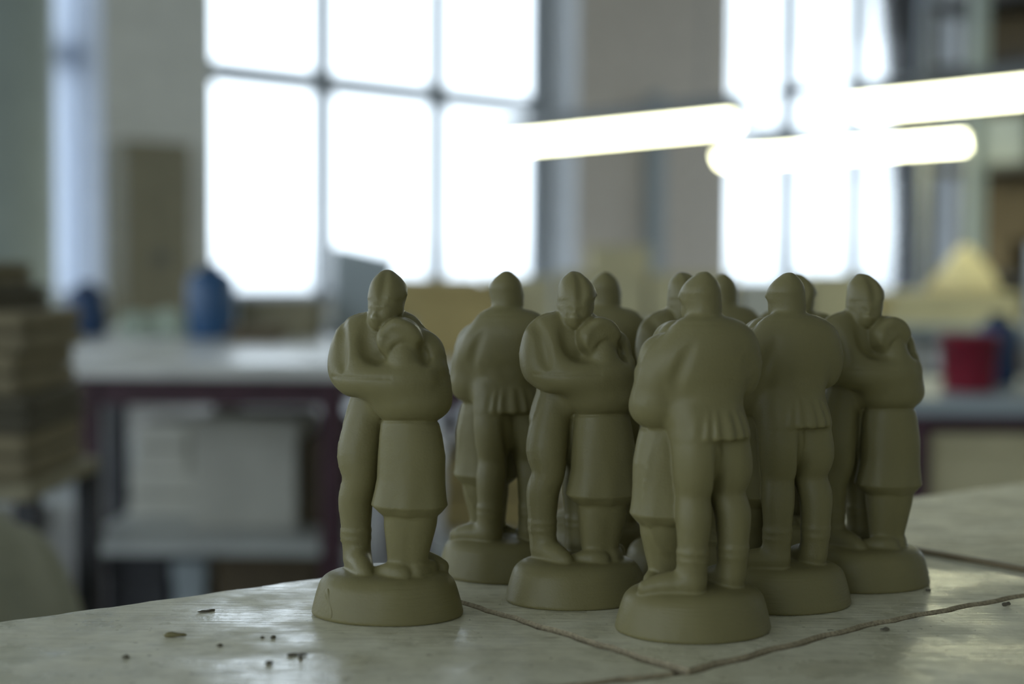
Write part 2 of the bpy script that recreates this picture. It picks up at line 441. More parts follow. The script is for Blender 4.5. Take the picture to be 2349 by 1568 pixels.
# ------------------------------------------------------------------ unfired clay of the figurines
def clay_material():
    m = bpy.data.materials.new('raw_clay')
    m.use_nodes = True
    nt = m.node_tree
    L = nt.links.new
    b = nt.nodes['Principled BSDF']
    tc = nt.nodes.new('ShaderNodeTexCoord')
    big = nt.nodes.new('ShaderNodeTexNoise'); big.inputs['Scale'].default_value = 45; big.inputs['Detail'].default_value = 3
    fine = nt.nodes.new('ShaderNodeTexNoise'); fine.inputs['Scale'].default_value = 900; fine.inputs['Detail'].default_value = 4
    L(tc.outputs['Object'], big.inputs['Vector']); L(tc.outputs['Object'], fine.inputs['Vector'])
    cr = nt.nodes.new('ShaderNodeValToRGB')
    cr.color_ramp.elements[0].color = (0.186, 0.160, 0.066, 1)
    cr.color_ramp.elements[1].color = (0.216, 0.190, 0.084, 1)
    L(big.outputs['Fac'], cr.inputs['Fac']); L(cr.outputs[0], b.inputs['Base Color'])
    # sponge strokes: long thin marks that run round the piece, strongest low down
    mp = nt.nodes.new('ShaderNodeMapping'); mp.inputs['Scale'].default_value = (60, 60, 1400); mp.inputs['Rotation'].default_value = (0.12, -0.10, 0)
    st = nt.nodes.new('ShaderNodeTexNoise'); st.inputs['Scale'].default_value = 1.0; st.inputs['Detail'].default_value = 3
    L(tc.outputs['Object'], mp.inputs['Vector']); L(mp.outputs[0], st.inputs['Vector'])
    msk = nt.nodes.new('ShaderNodeTexNoise'); msk.inputs['Scale'].default_value = 28; msk.inputs['Detail'].default_value = 2
    L(tc.outputs['Object'], msk.inputs['Vector'])
    mr = nt.nodes.new('ShaderNodeMapRange'); mr.inputs['From Min'].default_value = 0.50; mr.inputs['From Max'].default_value = 0.68
    L(msk.outputs['Fac'], mr.inputs['Value'])
    sz = nt.nodes.new('ShaderNodeSeparateXYZ'); L(tc.outputs['Object'], sz.inputs[0])
    low = nt.nodes.new('ShaderNodeMapRange'); low.inputs['From Min'].default_value = 0.016; low.inputs['From Max'].default_value = 0.026
    low.inputs['To Min'].default_value = 1.0; low.inputs['To Max'].default_value = 0.06
    L(sz.outputs['Z'], low.inputs['Value'])
    lowm = nt.nodes.new('ShaderNodeMath'); lowm.operation = 'MULTIPLY'; L(mr.outputs[0], lowm.inputs[0]); L(low.outputs[0], lowm.inputs[1])
    mul = nt.nodes.new('ShaderNodeMath'); mul.operation = 'MULTIPLY'
    L(lowm.outputs[0], mul.inputs[0]); L(st.outputs['Fac'], mul.inputs[1])
    add = nt.nodes.new('ShaderNodeMath'); add.operation = 'MULTIPLY_ADD'; add.inputs[1].default_value = 0.35
    L(fine.outputs['Fac'], add.inputs[0]); L(mul.outputs[0], add.inputs[2])
    bp = nt.nodes.new('ShaderNodeBump'); bp.inputs['Strength'].default_value = 0.8; bp.inputs['Distance'].default_value = 0.00045
    L(add.outputs[0], bp.inputs['Height']); L(bp.outputs[0], b.inputs['Normal'])
    rr = nt.nodes.new('ShaderNodeMapRange'); rr.inputs['To Min'].default_value = 0.52; rr.inputs['To Max'].default_value = 0.40
    L(msk.outputs['Fac'], rr.inputs['Value']); L(rr.outputs[0], b.inputs['Roughness'])
    b.inputs['Specular IOR Level'].default_value = 0.35
    return m

# ------------------------------------------------------------------ the sculpture: one distance field in millimetres
# local axes: x to the viewer's right seen from the woman's back, y away from that viewer, z up
def build_figurine_meshes(mat, h=0.62):
    lo = np.array([-36.0, -29.0, -1.5]); hi = np.array([37.0, 29.0, 153.5])
    n = np.ceil((hi - lo) / h).astype(int) + 1
    f4 = np.float32
    X = (lo[0] + h * np.arange(n[0])).astype(f4)[:, None, None]
    Y = (lo[1] + h * np.arange(n[1])).astype(f4)[None, :, None]
    Z = (lo[2] + h * np.arange(n[2])).astype(f4)[None, None, :]
    P = [np.broadcast_to(a, tuple(n)) for a in (X, Y, Z)]

    def smin(a, b, k):
        g = np.maximum(k - np.abs(a - b), 0) / k
        return np.minimum(a, b) - g * g * k * 0.25

    def smax(a, b, k):
        return -smin(-a, -b, k)

    def ell(p, c, r, yaw=0.0, pitch=0.0):
        x, y, z = p[0] - c[0], p[1] - c[1], p[2] - c[2]
        if yaw:
            s, q = math.sin(R(yaw)), math.cos(R(yaw)); x, y = q * x + s * y, -s * x + q * y
        if pitch:
            s, q = math.sin(R(pitch)), math.cos(R(pitch)); x, z = q * x + s * z, -s * x + q * z
        k0 = np.sqrt((x / r[0]) ** 2 + (y / r[1]) ** 2 + (z / r[2]) ** 2)
        k1 = np.sqrt((x / r[0] ** 2) ** 2 + (y / r[1] ** 2) ** 2 + (z / r[2] ** 2) ** 2) + 1e-6
        return k0 * (k0 - 1) / k1

    def cap(p, a, b, ra, rb, fy=1.0):
        a = np.array(a, float); b = np.array(b, float); d = b - a
        x, y, z = p[0] - a[0], (p[1] - a[1]) / fy, p[2] - a[2]
        d2 = np.array([d[0], d[1] / fy, d[2]])
        t = np.clip((x * d2[0] + y * d2[1] + z * d2[2]) / float(d2 @ d2), 0, 1)
        return np.sqrt((x - t * d2[0]) ** 2 + (y - t * d2[1]) ** 2 + (z - t * d2[2]) ** 2) - (ra + (rb - ra) * t)

    def chain(p, pts, fy=1.0, k=3.0):
        o = None
        for (a, ra), (b, rb) in zip(pts[:-1], pts[1:]):
            c = cap(p, a, b, ra, rb, fy)
            o = c if o is None else smin(o, c, k)
        return o

    def cone(p, prof, k=1.5, ex=2.0):
        # prof rows: z, centre x, centre y, radius x, radius y
        pr = np.array(prof, float)
        z = p[2]
        zi = np.clip(z, pr[0, 0], pr[-1, 0])
        cx, cy, rx, ry = (np.interp(zi, pr[:, 0], pr[:, i]).astype(f4) for i in (1, 2, 3, 4))
        q = (np.abs((p[0] - cx) / rx) ** ex + np.abs((p[1] - cy) / ry) ** ex) ** (1 / ex)
        side = (q - 1) * np.minimum(rx, ry)
        return smax(side, np.maximum(pr[0, 0] - z, z - pr[-1, 0]), k)

    def tube(p, pts, fy=1.0, k=1.2):
        # smooth spline through the points (centre, radius), three pieces between each pair
        q = np.array([(*c, r) for c, r in pts], float)
        e = np.vstack([2 * q[0] - q[1], q, 2 * q[-1] - q[-2]])
        out = []
        for i in range(1, len(e) - 2):
            for t in (0, 1 / 3, 2 / 3):
                out.append(0.5 * (2 * e[i] + (e[i + 1] - e[i - 1]) * t + (2 * e[i - 1] - 5 * e[i] + 4 * e[i + 1] - e[i + 2]) * t ** 2 + (3 * e[i] - e[i - 1] - 3 * e[i + 1] + e[i + 2]) * t ** 3))
        out.append(e[-2])
        return chain(p, [(tuple(o[:3]), float(o[3])) for o in out], fy, k)

    def field(p):
        x, y, z = p
        D = {}
        # ---- plinth
        ang = np.arctan2(y, x)
        wob = 0.22 * np.sin(3 * ang + 0.6) + 0.12 * np.sin(7 * ang + z * 0.1)
        rr_ = np.interp(z, [0, 5, 10, 14, 18, 22], [0, 1.1, 2.5, 3.8, 5.4, 7.4]).astype(f4)
        q = np.sqrt((x / (33.6 - rr_)) ** 2 + (y / (26.8 - rr_ * 0.9)) ** 2)
        side = (q - 1) * (28 - rr_) + wob
        top = z - (17.8 + 2.4 * np.exp(-((x + 1) / 20.0) ** 2 - ((y - 1) / 15.0) ** 2))
        b = smax(side, top, 5.5)
        b = np.maximum(b + 0.8 * np.clip(0.9 - z, 0, 0.9), -z)
        D['base'] = b
        # ---- soldier: legs in breeches and boots
        rleg = tube(p, [((-8.6, 6.5, 95), 8.0), ((-10.5, 6.0, 87), 8.2), ((-12.3, 5.2, 78), 9.0), ((-13.7, 4.2, 68), 9.2), ((-13.0, 2.8, 58.6), 7.2), ((-15.2, 4.4, 50), 7.3), ((-15.3, 5.0, 41), 6.6), ((-15.2, 5.2, 32), 5.8), ((-14.8, 5.2, 24), 5.5)], 0.95)
        lleg = tube(p, [((4.0, 8.5, 92), 9.4), ((3.2, 9.4, 83), 9.7), ((2.6, 10.4, 74), 9.8), ((3.0, 10.0, 65), 8.6), ((3.6, 9.6, 58), 6.8), ((4.0, 11.2, 49), 7.1), ((4.2, 11.5, 38), 6.1), ((4.4, 11.5, 25), 5.6)], 0.95)
        D['trousers'] = smin(smin(rleg, lleg, 1.5), ell(p, (-3.4, 7.4, 90), (13.0, 9.0, 8)), 4)
        D['trousers'] = smax(D['trousers'], -tube(p, [((-4.6, 20.0, 80.5), 0.6), ((-4.8, 17.0, 74), 1.6), ((-5.2, 13.5, 66), 2.2), ((-5.2, 9.0, 59), 2.2)], 1.0), 3.0)
        def boot(a, h1, t1, w):
            s = chain(p, [(a, 6.0), ((h1[0], h1[1], 24.5), 5.4)], 1.0, 3)
            s = smin(s, ell(p, (a[0], a[1], 35.2), (6.6, 6.5, 1.1)), 1.2)
            s = smin(s, ell(p, (a[0], a[1], 31.8), (6.3, 6.2, 0.9)), 1.2)
            f = tube(p, [((h1[0], h1[1], 20.8), 5.2), (((h1[0] + t1[0]) / 2, (h1[1] + t1[1]) / 2, 21.4), w), ((t1[0], t1[1], 19.4), w * 0.72)], 1.0)
            return smin(s, f, 4.5)
        D['boot_right'] = boot((-15.2, 5.2, 33), (-14.6, 4.6), (-8.6, -9.5), 4.9)
        D['boot_left'] = boot((4.2, 11.4, 34), (4.2, 11.6), (22.5, 6.6), 4.9)
        # ---- soldier: tunic body, skirt of the tunic with pleats, both sleeves
        tor = ell(p, (-1.0, 7.0, 112.0), (20.0, 11.4, 21.0))
        tor = smin(tor, ell(p, (-4.5, 6.8, 120.5), (17.0, 9.6, 10.0)), 5)
        tor = smin(tor, ell(p, (-3.0, 7.0, 98), (14.0, 9.8, 8)), 4)
        tor = smin(tor, tube(p, [((-11.5, 1.5, 124.5), 5.4), ((-14.2, -3.0, 118.0), 5.2), ((-13.2, -7.0, 110.5), 5.0), ((-9.0, -9.6, 106.0), 5.0)], 1.0), 3)
        tor = smin(tor, ell(p, (-7.0, -1.0, 114.0), (9.0, 6.5, 12.0)), 4)                # chest above the forearm
        at = np.arctan2(y - 7.5, x + 3.5)
        pl = 0.50 * np.cos(at * 16 + 0.9 * np.sin(at * 5)) * np.clip((y - 5) / 6, 0, 1)
        pep = cone(p, [(81.6, -4.0, 7.3, 17.2, 13.9), (88, -3.6, 7.3, 16.0, 12.4), (95, -3.2, 7.2, 13.8, 9.8), (98, -3, 7, 13, 9)], 2.6) - pl * np.clip((96 - z) / 7, 0, 1) * np.clip((z - 79.5) / 5, 0, 1)
        pep = smax(pep, 3.0 - y, 4.0)
        tun = smin(tor, pep, 2.0)
        rarm = tube(p, [((-10.0, 6.0, 122.0), 8.6), ((-15.0, 4.6, 119.8), 9.2), ((-18.0, 2.4, 112), 8.8), ((-17.8, -0.6, 106.0), 8.2), ((-14.5, -5.0, 103.2), 7.4)], 1.0)
        rfore = tube(p, [((-14.5, -5.0, 103.2), 7.4), ((-8, -9.8, 102.9), 7.2), ((0, -12.6, 103.0), 6.6), ((9, -13.6, 103.6), 5.4), ((17, -11.8, 104.4), 4.2)], 1.0)
        larm = tube(p, [((5.0, 7.0, 118.0), 8.4), ((11.6, 5.8, 114.0), 8.6), ((16.6, 2.6, 106), 8.6), ((17.9, -0.5, 95.6), 8.6)], 1.0)
        lfore = chain(p, [((17.9, 0.0, 95.4), 8.4), ((14.5, -5.0, 95.0), 8.4)], 1.0, 3)
        tun = smin(tun, smin(rarm, rfore, 2.0), 2.4)
        tun = smin(tun, smin(larm, lfore, 3.0), 2.6)
        # folds: between sleeve and chest in front, between sleeve and back behind
        tun = smax(tun, -tube(p, [((7.5, 18.8, 121.0), 0.6), ((11.0, 17.4, 114.0), 1.3), ((13.4, 16.0, 106.0), 1.6), ((13.6, 15.2, 97.0), 1.4)], 1.0), 3.4)
        tun = smax(tun, -cap(p, (-14.8, 17.4, 97.0), (-16.0, 11.0, 94.0), 0.8, 0.8), 2.5)
        # collar and neck
        neck = chain(p, [((-1.0, 6.5, 124), 7.4), ((-1.4, 4.4, 134.0), 6.6)], 1.0, 2)
        tun = smin(tun, ell(p, (-1.0, 5.8, 129.0), (7.9, 7.2, 1.6)), 3.0)
        tun = smin(tun, ell(p, (-1.0, 6.0, 126.0), (12.0, 7.4, 4.5)), 4.0)
        D['tunic'] = tun
        # ---- soldier: head bowed over her, face turned down and a little to the left; the cap crowns it in one egg
        egg = [(125.0, -4.4, -5.2, 2.0, 2.0), (126.4, -3.8, -4.6, 4.2, 4.2), (128.5, -2.9, -3.4, 5.8, 5.8), (131, -1.9, -1.9, 6.8, 7.6), (134, -1.7, -0.6, 7.4, 8.8),
               (138, -1.1, 0.8, 8.1, 9.6), (142, -0.6, 1.8, 8.1, 9.3), (144.6, -0.9, 2.4, 7.2, 8.2), (147, -1.2, 2.9, 5.5, 6.6), (149.2, -1.4, 3.2, 2.9, 4.6), (150.6, -1.5, 3.4, 1.2, 2.4)]
        zz = np.array([e_[0] for e_ in egg]); ev = np.array(egg)
        zf = np.linspace(125.0, 150.6, 60)
        sm_ = np.stack([np.convolve(np.pad(np.interp(zf, zz, ev[:, i]), 1, mode='edge'), np.ones(3) / 3, 'valid') for i in range(5)], 1)
        sm_[:, 0] = zf
        hd = cone(p, sm_, 1.0, 2.0)
        hd = smax(hd, z - 150.4, 1.5)
        fa = R(-112)
        hp = ((x + 1.7) * math.cos(fa) + (y + 0.6) * math.sin(fa), (x + 1.7) * math.sin(fa) - (y + 0.6) * math.cos(fa), z)
        face = hd
        face = smin(face, cap(hp, (6.6, 0, 133.4), (8.2, 0, 129.9), 1.0, 1.5), 3.2)     # nose
        face = smin(face, cap(hp, (6.3, -1.3, 127.6), (6.3, 1.3, 127.6), 0.5, 0.5), 1.6)  # lips
        face = smin(face, ell(hp, (5.2, 0, 126.2), (2.0, 2.4, 1.6)), 2.0)                # chin
        for s_ in (-1, 1):
            face = smax(face, -ell(hp, (9.0, 3.0 * s_, 132.0), (1.3, 1.7, 1.1)), 2.6)    # eye sockets
            face = smin(face, ell(hp, (6.7, 2.8 * s_, 131.8), (0.8, 1.0, 0.6)), 1.6)
            face = smin(face, ell(hp, (-1.0, 7.0 * s_, 133.6), (1.5, 0.8, 2.0)), 2.2)    # ears
        D['soldier'] = smin(neck, face, 4.0)
        capd = smax(hd - 0.35, -(z - 137.4 + 0.10 * y), 0.8)
        capd = smin(capd, chain(p, [((2.6, 0.0, 141.0), 5.6), ((7.4, -1.0, 139.8), 1.0)], 1.0, 1), 1.2)   # corner of the cap
        D['garrison_cap'] = capd
        # ---- woman: head on his chest, hair rolled, neck
        wh = ell(p, (6.0, -6.5, 120.4), (9.6, 9.0, 9.8), pitch=-8)
        wh = smin(wh, ell(p, (1.4, -10.8, 118.6), (5.0, 5.8, 7.4), pitch=20), 1.4)      # roll of hair by the brow
        wh = smin(wh, tube(p, [((1.6, -12.0, 124.5), 2.6), ((5.5, -12.8, 127.0), 2.6), ((11.0, -12.2, 124.4), 3.0), ((14.0, -10.6, 118.5), 3.1), ((13.6, -9.8, 113.0), 2.6)], 1.0), 2.2)
        wh = smax(wh, -tube(p, [((2.6, -17.2, 124.0), 0.6), ((1.2, -17.6, 119.5), 1.3), ((0.4, -16.8, 115.0), 0.6)], 1.0), 2.6)
        wh = smax(wh, -tube(p, [((1.8, -16.8, 112.6), 1.0), ((4.8, -16.2, 116.2), 1.5), ((8.5, -16.0, 118.0), 1.3), ((11.6, -15.2, 115.6), 1.0), ((12.4, -14.6, 112.6), 0.9)], 1.0), 2.0)
        D['hair'] = wh
        wn_ = tube(p, [((8.4, -9.8, 117.0), 5.0), ((7.4, -10.6, 111.5), 6.0), ((7.0, -9.0, 106.0), 6.0)], 1.0)
        D['woman'] = wn_
        # ---- woman: blouse, skirt, legs, shoes
        bl = ell(p, (8.0, -4.0, 98.5), (17.6, 15.0, 15.0))
        bl = smin(bl, ell(p, (11.0, -4.6, 93.0), (15.8, 13.4, 9.0)), 4)
        bl = smin(bl, ell(p, (14.0, -1.5, 114.2), (10.6, 8.5, 10.4)), 4)
        bl = smin(bl, tube(p, [((20.5, -6.0, 108.0), 4.5), ((15.0, -10.5, 108.0), 4.2), ((8.5, -12.0, 107.0), 4.5)], 1.0), 3.0)
        bl = smax(bl, -(z - 86.2 + 0.006 * (x - 9) ** 2 - 0.03 * x), 1.0)
        bl = smax(bl, -(0.78 * (x + 4.5) + 0.62 * (z - 87.0)), 3.0)                       # slanting left edge of the blouse
        D['blouse'] = bl
        sk = cone(p, [(44.6, 10.4, -4.8, 12.6, 10.0), (48.6, 9.9, -4.6, 17.0, 12.8), (50.5, 9.9, -4.6, 16.5, 12.4), (55, 10.2, -4.6, 15.6, 12.0), (60, 10.6, -4.6, 14.9, 11.6), (70, 10.8, -4.6, 14.7, 11.2), (79, 10.4, -4.6, 13.6, 10.8), (86, 9.9, -4.6, 12.3, 10.2), (90, 9.6, -4.6, 12.0, 10)], 1.2, 2.15)
        sk = sk - 0.22 * np.cos(x * 0.55 + 0.4) * np.clip((70 - z) / 20, 0, 1)
        D['skirt'] = sk
        lg = cone(p, [(19, 9.4, -5.6, 8.0, 5.6), (24, 9.2, -5.6, 8.6, 6.0), (32, 9.8, -5.4, 10.0, 7.2), (40, 10.4, -5.0, 11.4, 8.6), (47, 10.6, -4.8, 11.8, 9.4), (56, 10.6, -4.8, 12.0, 9.6)], 1.5, 2.4)
        lg = smax(lg, -tube(p, [((10.6, -15.6, 38), 0.2), ((11.0, -14.2, 28), 0.4), ((10.8, -13.2, 21), 0.7)], 1.0), 3.2)
        D['leg'] = lg
        sh = tube(p, [((8.6, -11.4, 19.8), 3.3), ((3.6, -10.4, 20.4), 3.2), ((-2.6, -6.4, 19.8), 2.6)], 1.0)
        sh2 = tube(p, [((14.0, -9.0, 20.0), 3.2), ((17.2, -3.0, 20.4), 3.6), ((18.6, 2.0, 20.0), 2.8)], 1.0)
        D['shoe_left'] = sh; D['shoe_right'] = sh2
        return D

    K = {'base': 0, 'trousers': 1.6, 'boot_right': 1.6, 'boot_left': 1.6, 'tunic': 2.0, 'soldier': 1.6, 'garrison_cap': 0.7,
         'woman': 1.6, 'hair': 1.0, 'blouse': 5.0, 'skirt': 0.8, 'leg': 1.0, 'shoe_left': 1.8, 'shoe_right': 1.8}
    order = ['base', 'trousers', 'boot_right', 'boot_left', 'tunic', 'soldier', 'garrison_cap', 'woman', 'blouse', 'hair', 'skirt', 'leg', 'shoe_left', 'shoe_right']
    D = field(tuple(P))
    S = None
    for kx in order:
        S = D[kx].copy() if S is None else smin(S, D[kx], max(K[kx], 0.01))
    # mould seam: a thin raised line down both sides, a few slips of clay on it
    Zb = np.broadcast_to(Z, tuple(n))
    seam_y = 3.2 + 0.02 * (Zb - 80) + 0.5 * np.sin(Zb * 0.11)
    amp = 0.62 * (0.65 + 0.35 * np.sin(Zb * 0.33) * np.sin(Zb * 0.13 + 1) + 0.18 * np.sin(Zb * 1.7 + np.sin(Zb * 0.6) * 2)) * np.clip((Zb - 20) / 4, 0, 1)
    outside = np.clip((np.abs(P[0] - 1.0) - 9) / 6, 0, 1)
    S = S - amp * np.exp(-((P[1] - seam_y) / 0.55) ** 2) * outside
    # soft hand-made unevenness
    S = S + 0.05 * np.sin(P[0] * 0.9 + 2 * np.sin(P[2] * 0.31)) * np.sin(P[1] * 0.8 + 1.3) * np.sin(P[2] * 0.53 + P[0] * 0.2)
    # dark pits between her hair and the sleeves, and the fine line along his forearm
    S = smax(S, -ell(P, (-2.4, -14.5, 112.6), (2.4, 6.0, 2.6)), 2.4)
    # folds of the sleeve and the crease of the cap, cut into the finished skin
    S = smax(S, -tube(P, [((-22.4, 3.0, 128.6), 1.8), ((-20.6, -4.4, 123.2), 1.7), ((-19.4, -9.0, 115.0), 2.0), ((-18.6, -11.0, 108.5), 0.9)], 1.0), 3.0)
    S = smax(S, -tube(P, [((-9.2, -7.8, 127.0), 1.8), ((-8.0, -9.6, 120.0), 2.5), ((-5.4, -12.6, 113.5), 2.0)], 1.0), 3.2)
    S = smax(S, -tube(P, [((-1.6, 1.6, 151.6), 0.8), ((-1.4, -3.6, 148.4), 1.3), ((-1.6, -8.0, 142.6), 1.5), ((-2.4, -9.8, 136.6), 0.7)], 1.0), 2.2)
    S = smax(S, -tube(P, [((22.0, 12.5, 119.0), 1.2), ((27.2, 9.8, 108.0), 1.8), ((27.6, 7.6, 99.0), 1.6)], 1.0), 3.6)
    S = smax(S, -ell(P, (17.0, -12.5, 114.6), (2.2, 5.5, 5.0), pitch=16), 3.0)
    S = S + 0.7 * np.exp(-((P[2] - 86.0 + 0.006 * (P[0] - 9) ** 2) / 0.55) ** 2) * np.clip(P[0] + 4, 0, 1) * np.clip((2 - P[1]) / 3, 0, 1)
    S = S + 0.55 * np.exp(-((P[2] - 104.6 - 0.02 * P[0]) / 0.45) ** 2) * (P[1] < -3) * (P[0] > -24) * (P[0] < 4)
    S = np.maximum(S, -P[2]).astype(f4)

    # ---- surface nets
    s = S < 0
    c = s[:-1, :-1, :-1].astype(np.int8)
    for dx in (0, 1):
        for dy in (0, 1):
            for dz in (0, 1):
                if dx + dy + dz:
                    c = c + s[dx:n[0] - 1 + dx, dy:n[1] - 1 + dy, dz:n[2] - 1 + dz]
    act = (c > 0) & (c < 8)
    idx = -np.ones(act.shape, np.int64)
    cells = np.argwhere(act)
    idx[act] = np.arange(len(cells))
    acc = np.zeros((len(cells), 3)); cnt = np.zeros(len(cells))
    corners = [(0, 0, 0), (1, 0, 0), (0, 1, 0), (1, 1, 0), (0, 0, 1), (1, 0, 1), (0, 1, 1), (1, 1, 1)]
    vals = [S[cells[:, 0] + a, cells[:, 1] + b, cells[:, 2] + d] for a, b, d in corners]
    for i in range(8):
        for j in range(i + 1, 8):
            a, b = np.array(corners[i]), np.array(corners[j])
            if np.abs(a - b).sum() != 1:
                continue
            m = (vals[i] < 0) != (vals[j] < 0)
            t = np.where(m, vals[i] / np.where(m, vals[i] - vals[j], 1), 0)
            acc[m] += a + t[m][:, None] * (b - a)
            cnt[m] += 1
    V = cells + acc / cnt[:, None]
    V = lo + V * h
    quads = []
    for ax in range(3):
        o = [1, 2, 0][ax]; r = [2, 0, 1][ax]
        sl = [slice(1, n[k] - 1) for k in range(3)]; sl[ax] = slice(0, n[ax] - 1)
        sl2 = list(sl); sl2[ax] = slice(1, n[ax])
        A = s[tuple(sl)]; B = s[tuple(sl2)]
        e = np.argwhere(A != B)
        off = np.array([1, 1, 1]); off[ax] = 0
        e = e + off
        inside = s[e[:, 0], e[:, 1], e[:, 2]]
        def g(do, dr):
            q = e.copy(); q[:, o] -= do; q[:, r] -= dr
            return idx[q[:, 0], q[:, 1], q[:, 2]]
        a, b, d, f = g(0, 0), g(1, 0), g(1, 1), g(0, 1)
        q = np.stack([a, b, d, f], 1)
        q[~inside] = q[~inside][:, ::-1]
        quads.append(q)
    F = np.concatenate(quads)
    F = F[(F >= 0).all(1)]
    # light relaxation of the vertices
    for _ in range(2):
        sm = np.zeros_like(V); k = np.zeros(len(V))
        for i in range(4):
            np.add.at(sm, F[:, i], V[F[:, (i + 1) % 4]]); np.add.at(k, F[:, i], 1)
        V2 = sm / k[:, None]
        keep = V[:, 2] < 0.5
        V2[keep] = V[keep]
        V = 0.5 * V + 0.5 * V2
    # normals of the whole skin, and which part each face belongs to
    fn = np.cross(V[F[:, 2]] - V[F[:, 0]], V[F[:, 3]] - V[F[:, 1]])
    VN = np.zeros_like(V)
    for i in range(4):
        np.add.at(VN, F[:, i], fn)
    VN /= np.linalg.norm(VN, axis=1)[:, None] + 1e-12
    C = V[F].mean(1)
    pc = (C[:, 0].astype(f4), C[:, 1].astype(f4), C[:, 2].astype(f4))
    DC = field(pc)
    lab = np.argmin(np.stack([DC[k] for k in order]), 0)
    # feet, legs and base are cut by distance; make sure her two legs are one visible block
    meshes = {}
    for i, name in enumerate(order):
        sel = F[lab == i]
        used, inv = np.unique(sel, return_inverse=True)
        me = bpy.data.meshes.new(name)
        vv = V[used] * 0.001
        fq = inv.reshape(-1, 4)
        me.vertices.add(len(vv)); me.vertices.foreach_set('co', vv.astype(f4).ravel())
        me.loops.add(fq.size); me.loops.foreach_set('vertex_index', fq.ravel().astype(np.int32))
        me.polygons.add(len(fq)); me.polygons.foreach_set('loop_start', np.arange(0, fq.size, 4, dtype=np.int32))
        me.update(calc_edges=True)
        me.polygons.foreach_set('use_smooth', np.ones(len(fq), bool))
        me.normals_split_custom_set_from_vertices([tuple(q) for q in VN[used]])
        me.materials.append(mat)
        meshes[name] = me
    return meshes

CLAY = clay_material()
FIG = build_figurine_meshes(CLAY)
for _k in ('boot_right', 'boot_left'): FIG[_k].name = 'boot'
for _k in ('shoe_left', 'shoe_right'): FIG[_k].name = 'shoe'
# thing > part > sub-part
FIG_TREE = [('plinth', 'base', None, []),
            ('soldier', 'soldier', 'soldier in a garrison cap, head bowed over the woman',
             [('garrison_cap', 'garrison_cap'), ('tunic', 'tunic'), ('trousers', 'trousers'), ('boot', 'boot_right'), ('boot', 'boot_left')]),
            ('woman', 'woman', 'woman in blouse and skirt leaning on the soldier',
             [('hair', 'hair'), ('blouse', 'blouse'), ('skirt', 'skirt'), ('legs', 'leg'), ('shoe', 'shoe_left'), ('shoe', 'shoe_right')])]

def make_figurine():
    root = bpy.data.objects.new('clay_figurine', None)
    root.empty_display_size = 0.02
    COL.objects.link(root)
    for nm, key, lab, subs in FIG_TREE:
        p = bpy.data.objects.new(nm, FIG[key]); COL.objects.link(p); p.parent = root
        for sn, sk in subs:
            q = bpy.data.objects.new(sn, FIG[sk]); COL.objects.link(q); q.parent = p
    return root

def copy_tree(o, parent=None):
    c = o.copy(); COL.objects.link(c); c.parent = parent
    for ch in list(o.children):
        copy_tree(ch, c)
    return c

# x, y of the plinth's centre, turn, label
FIGURES = [
    (-0.0536, 0.619, -4, 'leftmost clay embracing couple, standing apart from the rest at the front left'),
    (-0.0035, 0.702, 168, 'clay couple right behind the leftmost one, soldier\'s back to the viewer, toe pointing left'),
    (0.0306, 0.650, 16, 'clay couple in the middle, woman\'s back and bowed soldier\'s face in front'),
    (0.0484, 0.752, 165, 'farther clay couple, capped head and shoulder rising behind the middle figurine'),
    (0.0870, 0.702, 25, 'clay couple behind the nearest figurine, head and shoulder showing on its left'),
    (0.0773, 0.594, 190, 'nearest, slightly blurred clay couple with the soldier\'s broad back to the viewer'),
    (0.1205, 0.820, 166, 'clay couple hidden behind the nearest figurine, head and shoulder showing on its right'),
    (0.1226, 0.644, 185, 'clay couple right of the nearest one, soldier\'s back and pleated tunic showing'),
    (0.1530, 0.752, 10, 'clay couple behind the right-hand soldier\'s back, half a capped head showing on the right'),
    (0.1722, 0.688, 18, 'rightmost clay embracing couple, woman\'s back to the viewer, gap of light between the legs'),
]
first = make_figurine()
for i, (fx_, fy_, rz, lab) in enumerate(FIGURES):
    o = first if i == 0 else copy_tree(first)
    o.location = (fx_, fy_, TABLE_Z)
    o.rotation_euler = (0, 0, R(rz))
    o['label'] = lab
    o['category'] = 'clay figurine'
    o['group'] = 'clay figurines of a soldier and woman on the plaster boards'
# small scraps of clay lying on the boards
def scrap(x_, y_, lx, ly, lz, rz, label, nm='clay_scrap', mat=None, seed=0):
    r_ = random.Random(seed)
    bm = bmesh.new()
    bmesh.ops.create_icosphere(bm, subdivisions=3, radius=1.0)
    ph = [r_.uniform(0, 6) for _ in range(6)]
    for v in bm.verts:
        c = v.co
        k = 1 + 0.22 * math.sin(3.1 * c.x + ph[0]) * math.cos(2.7 * c.y + ph[1]) + 0.13 * math.sin(6 * c.y + ph[2] + 4 * c.x) + 0.07 * math.sin(11 * c.x + ph[3])
        v.co = Vector((c.x * lx * k, c.y * ly * k, max(c.z, -0.6) * lz * (1 + 0.3 * math.sin(4 * c.x + ph[4]))))
    zmin = min(v.co.z for v in bm.verts)
    for v in bm.verts: v.co.z -= zmin
    o = link(nm, bm, mat or CLAY, smooth=True)
    o.location = (x_, y_, TABLE_Z); o.rotation_euler = (0, 0, R(rz))
    return tag(o, label, 'scrap', 'clay scraps and crumbs lying on the boards')

